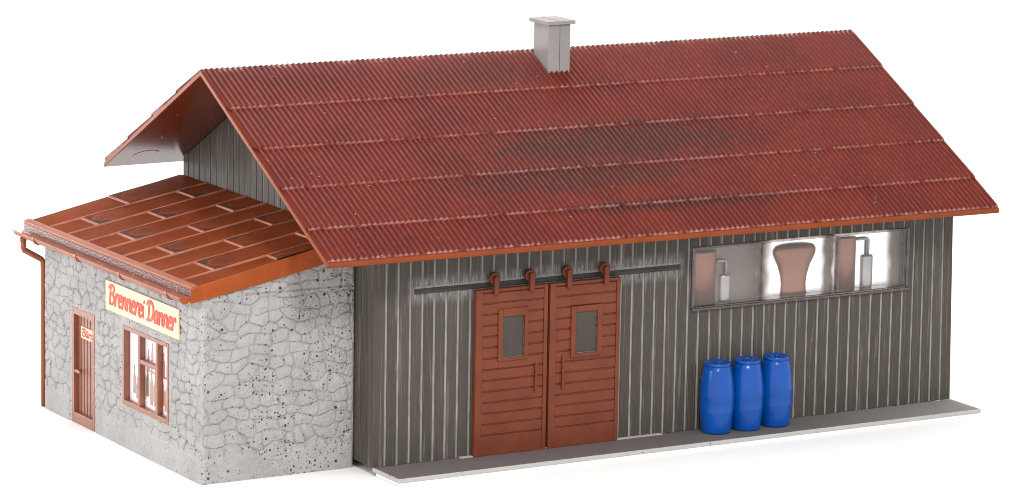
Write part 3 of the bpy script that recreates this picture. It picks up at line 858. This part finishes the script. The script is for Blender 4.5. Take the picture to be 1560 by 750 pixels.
b = MB(); xc = xb+.012; b.box(xc, xc+.03, y0+.01, y1-.01, z0+.01, z1-.01, 0)
def bottle(y, z, h, r, mi, off):
    pr = [(-r,0),(r,0),(r,h*.58),(r*.35,h*.74),(r*.35,h),(-r*.35,h),(-r*.35,h*.74),(-r,h*.58)]
    b.prism([(y+p, z+q) for p, q in pr], xc-.010-off, xc-.001, 0, mi)
rr = random.Random(3)
yy = y1-.34; i = 0
while yy > y0+.16:
    r = rr.uniform(.045, .085); bottle(yy, z0+rr.uniform(.20, .40), rr.uniform(.50, .95), r, [1,4,2,3,1,2][i % 6], .002*(i % 3)); yy -= r+rr.uniform(.08, .15); i += 1
yy = y1-1.1; i = 0
while yy > y0+.16:
    r = rr.uniform(.035, .06); bottle(yy, 1.86+rr.uniform(-.1, .1), rr.uniform(.4, .6), r, [4,2,4,3,2][i % 5], .002*(i % 3)); yy -= r+rr.uniform(.08, .2); i += 1
b.box(xc-.006, xc-.001, y0+.1, y1-1.0, 1.78, 1.83, 2); b.box(xc-.004, xc-.0008, y0+.1, y1-1.2, 1.15, 1.5, 3)
b.box(xc-.014, xc-.0006, y1-.42, y1-.3, 1.28, 1.50, 2)
b.build('printed_card', [M['white'], M['gbottle'], M['rprint'], M['oprint'], M['dprint']], aw)

# annex door
y0, y1, z0, z1 = DR; xd = AX+.10
b = MB(); xf = AX-.022
b.box(xf, xd+.10, y1-.13, y1-.003, z0+.003, z1-.003); b.box(xf, xd+.10, y0+.003, y0+.12, z0+.003, z1-.003)
b.box(xf, xd+.10, y0+.12, y1-.13, z1-.16, z1-.003); b.box(xf, xd+.10, y0+.12, y1-.13, z0+.003, z0+.25)
dr = b.build('door', M['brown_lit'], annex, bevel=.010)
b = MB(); ya, yb2 = y0+.121, y1-.131; n = 6; pw = (yb2-ya)/n
b.box(xd+.03, xd+.08, ya, yb2, z0+.251, z1-.161)
for i in range(n): b.box(xd-.012, xd+.031, ya+i*pw+.016, ya+(i+1)*pw-.016, z0+.252, z1-.162)
b.build('door_panel', M['brown_lit'], dr, bevel=.010)
b = MB(); b.lathe([(.03, 0), (.03, .09)], (AX-.03, 0, 0), 4, 0) if False else None
b.lathe([(.03, xd-.14), (.03, xd+.0)], (0, 7.60, 1.10), 14, 0); b.box(xd-.165, xd-.125, 7.36, 7.64, 1.065, 1.135)
b.build('handle', M['brown_lit'], dr, bevel=.012)

# ------------------------------------------------------------------ signs with brush-script lettering
GL = {   # strokes in a unit cap height: (width, [polylines])
 'B': (.62, [[(.14,1.0),(.12,.5),(.13,.0)], [(-.04,.84),(.10,.99),(.36,1.0),(.46,.83),(.38,.64),(.16,.55)], [(.16,.55),(.44,.48),(.52,.25),(.40,.04),(.16,.02)]]),
 'r': (.34, [[(.03,.62),(.05,.3),(.05,.0)], [(.06,.38),(.14,.58),(.26,.62),(.30,.50)]]),
 'e': (.38, [[(.05,.30),(.22,.36),(.30,.50),(.22,.62),(.10,.58),(.03,.36),(.06,.10),(.18,.0),(.33,.10)]]),
 'n': (.44, [[(.03,.62),(.05,.3),(.05,.0)], [(.06,.36),(.16,.60),(.27,.60),(.30,.40),(.30,.12),(.38,.02)]]),
 'i': (.20, [[(.05,.58),(.05,.15),(.12,.02)], [(.07,.80),(.10,.88)]]),
 'D': (.68, [[(.17,.98),(.15,.5),(.15,.02)], [(-.06,.82),(.08,.99),(.34,.98),(.55,.72),(.56,.36),(.40,.06),(.02,.0)]]),
 'a': (.44, [[(.29,.56),(.16,.62),(.05,.44),(.04,.15),(.14,.02),(.26,.18),(.30,.56)], [(.30,.60),(.31,.14),(.40,.02)]]),
 'ü': (.44, [[(.03,.60),(.04,.16),(.14,.0),(.28,.20)], [(.30,.60),(.31,.12),(.38,.02)], [(.08,.78),(.10,.84)], [(.25,.78),(.27,.84)]]),
 'o': (.40, [[(.18,.62),(.05,.45),(.05,.16),(.17,.0),(.30,.16),(.31,.44),(.18,.62)]]),
 ' ': (.24, []),
}
def smooth(pl, n=5):
    if len(pl) < 3: return pl
    P = [pl[0]]+list(pl)+[pl[-1]]; out = []
    for i in range(1, len(P)-2):
        p0, p1, p2, p3 = (np.array(q, float) for q in P[i-1:i+3])
        for t in np.linspace(0, 1, n, endpoint=False):
            out.append(tuple(.5*((2*p1)+(-p0+p2)*t+(2*p0-5*p1+4*p2-p3)*t*t+(-p0+3*p1-3*p2+p3)*t**3)))
    return out+[tuple(pl[-1])]
def lettering(text, y_start, z_base, sx, sz, hw, x_face, slant=.12):
    """strokes as thin raised ribbons on a board facing -x; letters run towards -y"""
    b = MB(); pen = 0.0; ns = 0
    for chx in text:
        w, strokes = GL[chx]
        for s in strokes:
            pl = [(-(pen+px+slant*pz)*sx, pz*sz) for px, pz in smooth(s)]
            pts = [np.array((y_start+p[0], z_base+p[1])) for p in pl]
            lift = .010+.0011*(ns % 7); ns += 1
            outline_l, outline_r = [], []
            for i, p in enumerate(pts):
                d = pts[min(i+1, len(pts)-1)]-pts[max(i-1, 0)]; d = d/(np.linalg.norm(d)+1e-9)
                nn = np.array((-d[1], d[0]))
                t = i/(len(pts)-1); ww = hw*(.80+.35*math.sin(math.pi*t))
                outline_l.append(p+nn*ww); outline_r.append(p-nn*ww)
            k = len(pts)
            vs = [(x_face-lift, *q) for q in outline_l] + [(x_face-lift, *q) for q in outline_r]
            vs += [(x_face+.001, *q) for q in outline_l] + [(x_face+.001, *q) for q in outline_r]
            fs = []
            for i in range(k-1):
                fs += [(i, i+1, k+i+1, k+i), (i, 2*k+i, 2*k+i+1, i+1), (k+i, k+i+1, 3*k+i+1, 3*k+i)]
            fs += [(0, k, 3*k, 2*k), (k-1, 3*k-1, 4*k-1, 2*k-1)]
            b.add(vs, fs)
            for e in (0, k-1):                                    # round brush ends
                c = pts[e]; m = 10; ww = hw*.80
                vv = [(x_face-lift-.0004, c[0]+ww*math.cos(2*math.pi*j/m), c[1]+ww*math.sin(2*math.pi*j/m)) for j in range(m)]
                vv += [(x_face+.001, q[1], q[2]) for q in vv]
                b.add(vv, [tuple(range(m))]+[(j, (j+1) % m, m+(j+1) % m, m+j) for j in range(m)])
        pen += w
    return b
def board(name, y0, y1, z0, z1, xf, xb, mat):
    b = MB(); b.box(xf, xb, y0, y1, z0, z1); return b

sx0 = AX-.065
sign = thing('sign_board', 'cream signboard with red brush script above the annex window', 'sign', (AX-.03, (SG[0]+SG[1])/2, SG[2]))
b = MB(); b.box(sx0, AX-.022, SG[0], SG[1], SG[2], SG[3]); b.build('board', M['cream'], sign, bevel=.006)
lettering('Brennerei Danner', SG[1]-.17, SG[2]+.165, .552, .44, .0335, sx0).build('lettering', M['red'], sign)
ds = thing('door_sign', 'small cream plate with red writing on the annex door', 'sign', (xd-.03, 7.21, 1.90))
b = MB(); b.box(xd-.034, xd-.013, 6.87, 7.555, 1.90, 2.175); b.build('plate', M['cream'], ds, bevel=.004)
lettering('Büro', 7.50, 1.955, .36, .18, .013, xd-.034).build('lettering', M['red'], ds)

# ------------------------------------------------------------------ barrels
def make_barrel():
    root = thing('barrel', '', 'barrel', (0,0,0), 'blue barrels against the shed wall')
    b = MB()
    prof = [(.001,0),(.315,0),(.342,.012),(.352,.05),(.366,.16),(.383,.34),(.397,.50),(.3975,.508),(.3965,.514),(.406,.70),(.4055,.712),(.4065,.722),(.406,.88),(.405,.893),(.4035,.907),(.391,1.08),(.369,1.26),(.340,1.42),(.315,1.535),(.300,1.545),(.001,1.545)]
    b.lathe(prof, (0,0,0), 56)
    b.lathe([(.028,-.02),(.022,.03),(.001,.034)], (.368,-.05,1.23), 12, 2)    # moulding nub at the side
    body = b.build('body', M['blue'], root)
    b = MB(); b.lathe([(.001,1.5455),(.312,1.5455),(.319,1.552),(.321,1.580),(.317,1.606),(.305,1.622),(.292,1.622),(.285,1.616),(.001,1.614)], (0,0,0), 56)
    lid = b.build('lid', M['blue'], root)
    b = MB(); b.lathe([(.001,1.605),(.05,1.606),(.045,1.628),(.02,1.640),(.001,1.641)], (.02,.03,0), 18)
    b.build('bung', M['blue'], lid)
    return root
def copy_tree(o, parent=None):
    c = o.copy(); COL.objects.link(c)
    if parent: c.parent = parent
    for chd in [q for q in bpy.data.objects if q.parent == o]: copy_tree(chd, c)
    return c
b1 = make_barrel(); b2 = copy_tree(b1); b3 = copy_tree(b1)
for o, x, y, rz, sc, lab in ((b1, 8.92, -.415, 2.6, 1.0, 'blue plastic barrel standing nearest the brown sliding doors'),
                         (b2, 9.735, -.435, .15, 1.0, 'middle blue plastic barrel, squeezed between two others'),
                         (b3, 10.575, -.405, -.05, 1.0, 'blue barrel farthest from the sliding doors, nub showing on its right')):
    o.location = (x, y, .001); o.rotation_euler = (0, 0, rz); o.scale = (sc, sc, sc*1.035); o['label'] = lab

# ------------------------------------------------------------------ camera
R = [[0.8641132022280593, -0.5030142274466697, 0.01688374133299666], [-0.07702950290651428, -0.1653288015360812, -0.9832257335244123], [0.4973679014744967, 0.8483177907909292, -0.1816097360109917]]
cam = bpy.data.cameras.new('camera'); co = bpy.data.objects.new('camera', cam); COL.objects.link(co)
mw = Matrix(((R[0][0], -R[1][0], -R[2][0], -41.0506621), (R[0][1], -R[1][1], -R[2][1], -76.03440018), (R[0][2], -R[1][2], -R[2][2], 21.06190147), (0,0,0,1)))
co.matrix_world = mw
cam.sensor_fit = 'HORIZONTAL'; cam.sensor_width = 36; cam.lens = 6025.7185/1560*36
cam.clip_start = 1; cam.clip_end = 3000
scene.camera = co

# ------------------------------------------------------------------ light: white studio tent with softboxes
W = bpy.data.worlds.new('World'); scene.world = W; W.use_nodes = True
bg = W.node_tree.nodes['Background']; bg.inputs[0].default_value = (1, 1, 1, 1); bg.inputs[1].default_value = 1.4
def softbox(name, loc, target, size, power, col=(1,1,1)):
    l = bpy.data.lights.new(name, 'AREA'); l.shape = 'RECTANGLE'; l.size, l.size_y = size; l.energy = power; l.color = col
    o = bpy.data.objects.new(name, l); COL.objects.link(o); o.location = loc
    o.rotation_euler = (Vector(target)-Vector(loc)).to_track_quat('-Z', 'Y').to_euler()
softbox('softbox_key', (-8, -34, 30), (7, 3, 3), (5, 7), 12500, (1, .98, .95))
softbox('softbox_side', (-34, 2, 13), (-2, 5, 3), (14, 14), 6500, (1, .97, .95))
softbox('underside_fill', (-20, 42, 3.5), (-1, 9, 6), (10, 5), 5000)  # added low lamp, brightens the underside of the rear roof slope
softbox('softbox_top', (12, 22, 34), (8, 4, 4), (20, 10), 9000)

scene.view_settings.view_transform = 'Standard'; scene.view_settings.look = 'None'
scene.view_settings.exposure = 0; scene.view_settings.gamma = 1
scene.render.film_transparent = False
try:
    scene.cycles.use_denoising = True; scene.cycles.filter_width = 1.0
    scene.cycles.max_bounces = 8; scene.cycles.caustics_reflective = False; scene.cycles.caustics_refractive = False; scene.cycles.transparent_max_bounces = 12
except Exception: pass
